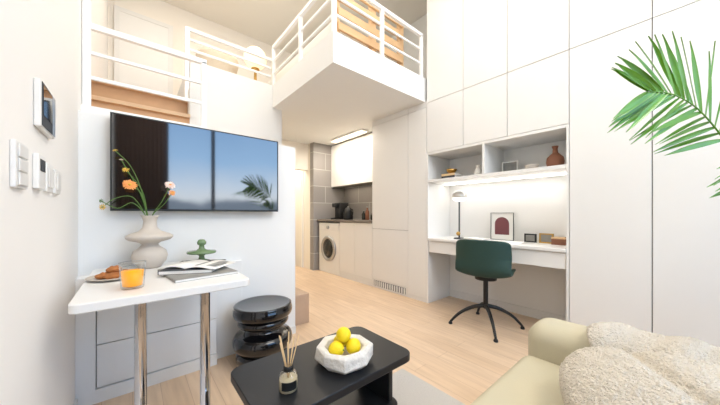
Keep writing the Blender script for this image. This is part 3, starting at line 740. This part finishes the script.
frond([tuple(P0+Vector((0, -.03, .29))), (1.75, -.5, .8), (1.7, -.7, 1.2), (1.62, -.9, 1.4), (1.5, -1.1, 1.4)], .26, (1, 0, .2), 12, .45, .3)

# ---------------------------------------------------------------- loft contents
bd = thing('bed', 'pine bed frame with slatted side on the loft', 'bed', (1.95, 2.5, ZL1))
for z in (2.62, 2.76, 2.90, 3.04, 3.18): box('side_slat', 1.50, 2.42, 2.10, 2.125, z, z+.075, M['bedwood'], bd, .003)
for x in (1.47, 1.95, 2.40): box('bed_post', x, x+.06, 2.126, 2.186, ZL1, 3.30, M['bedwood'], bd, .004)
box('mattress', 1.5, 2.42, 2.19, 3.9, 2.72, 2.92, M['paper'], bd, .04, 4)
box('bed_base', 1.48, 2.44, 2.19, 3.92, 2.62, 2.72, M['bedwood'], bd, .004)
for x in (1.5, 2.38): box('bed_post', x, x+.05, 3.85, 3.90, ZL1, 2.62, M['bedwood'], bd)
l = thing('globe_lamp', 'glowing round globe lamp on a slim loft stand', 'lamp', (1.18, 3.45, ZL1))
lathe('stand', (1.18, 3.45, ZL1), [(0, 0), (.11, 0), (.11, .015), (.02, .025), (.015, .26), (.05, .27), (.05, .28), (0, .28)], M['gold'], l, 28)
ball('lamp_shade', (1.18, 3.45, ZL1+.41), .135, M['globe'], l)
p_ = thing('tub_chair', 'pale rounded tub chair on the loft', 'chair', (.82, 3.75, ZL1))
lathe('seat_shell', (.82, 3.75, ZL1), [(0, .12), (.12, .12), (.2, .2), (.24, .38), (.235, .41), (.19, .26), (.1, .18), (0, .18)], M['linen'], p_, 32)
lathe('base', (.82, 3.75, ZL1), [(0, 0), (.15, 0), (.15, .015), (.03, .03), (.03, .12), (0, .12)], M['bedwood'], p_, 24)

V = []; n = 80; a, b = XL+.02, .47
for z in (.02, 3.4):
    for k in range(n+1):
        x = a+(b-a)*k/n; V.append((x, YB+.08+.007*math.sin(k*.9), z))
o = raw('curtain', V, [[k, k+1, n+1+k+1, n+1+k] for k in range(n)], M['curtain'], None, True)
md = o.modifiers.new('s', 'SOLIDIFY'); md.thickness = .004
solo(o, 'brown pleated curtain hanging beside the window', 'curtain')
solo(tube('curtain_rod', [(XL, YB+.08, 3.41), (2.9, YB+.08, 3.41)], .012, M['steel']), 'thin steel curtain rod above the window', 'curtain rod')

# ---------------------------------------------------------------- lights
def area(name, loc, rot, sx_, sy_, e, col=(1, 1, 1)):
    L = bpy.data.lights.new(name, 'AREA'); L.shape = 'RECTANGLE'; L.size = sx_; L.size_y = sy_; L.energy = e; L.color = col
    o = bpy.data.objects.new(name, L); o.location = loc; o.rotation_euler = rot; COL.objects.link(o); return o
area('ceiling_fill', (1.1, .4, H-.03), (0, math.radians(8), 0), 2.0, 3.0, 52, (1, .985, .965))  # unseen fill added to brighten the room and soften shadows
area('ceiling_fill_far', (.8, 2.9, H-.03), (0, 0, 0), 1.6, 1.6, 23, (1, .94, .84))  # added warm fill over stairs and loft, no fixture there
area('window_fill', (1.3, YB+.25, 3.6), (math.radians(68), 0, 0), 2.4, .5, 58, (1, .99, .98))  # added fill above the window, helps out the daylight; no real cove
area('kitchen_lamp', (2.4, 3.45, ZL0-.06), (0, math.radians(-12), 0), .3, .9, 17, (1, .91, .78))
area('kitchen_under_cabinet', (2.98, 3.45, 1.48), (0, 0, 0), .05, 1.2, 1.8, (1, .86, .66))
area('corridor_lamp', (1.9, 4.9, ZL0-.03), (0, 0, 0), .5, .8, 16, (1, .93, .82))
area('desk_led', (2.81, 1.2, 1.33), (0, 0, 0), .05, 1.15, 1.6, (1, .985, .96))
w_ = bpy.data.worlds.new('World'); S.world = w_; w_.use_nodes = True
nt = w_.node_tree; bg = nt.nodes['Background']
tc = nt.nodes.new('ShaderNodeTexCoord'); sp = nt.nodes.new('ShaderNodeSeparateXYZ'); rp = nt.nodes.new('ShaderNodeValToRGB')
nt.links.new(tc.outputs['Generated'], sp.inputs[0])
nz = nt.nodes.new('ShaderNodeTexNoise'); nz.inputs['Scale'].default_value = 9; nz.inputs['Detail'].default_value = 5
nt.links.new(tc.outputs['Generated'], nz.inputs['Vector'])
ma = nt.nodes.new('ShaderNodeMath'); ma.operation = 'MULTIPLY_ADD'; ma.inputs[1].default_value = .06
nt.links.new(nz.outputs['Fac'], ma.inputs[0]); nt.links.new(sp.outputs['Z'], ma.inputs[2])
nt.links.new(ma.outputs[0], rp.inputs['Fac']); nt.links.new(rp.outputs['Color'], bg.inputs['Color'])
cr = rp.color_ramp; cr.elements[0].position = 0.0; cr.elements[0].color = (.14, .18, .22, 1)
cr.elements[1].position = .40; cr.elements[1].color = (.16, .30, .54, 1)
for p_, c_ in ((.065, (.16, .20, .26, 1)), (.08, (.62, .68, .74, 1)), (.11, (.54, .64, .76, 1)), (.20, (.30, .48, .72, 1))):
    q = cr.elements.new(p_); q.color = c_
bg.inputs['Strength'].default_value = 7.5

# ---------------------------------------------------------------- camera
cd = bpy.data.cameras.new('camera'); cam = bpy.data.objects.new('camera', cd); COL.objects.link(cam)
cd.sensor_width = 36; cd.lens = 36*271/720; cd.shift_y = 11.5/720; cd.clip_start = .02
cam.location = (0, 0, 1.0); cam.rotation_euler = (math.radians(90), 0, math.radians(-40))
S.camera = cam
S.view_settings.view_transform = 'Standard'
S.view_settings.look = 'None'
S.view_settings.exposure = 0.0
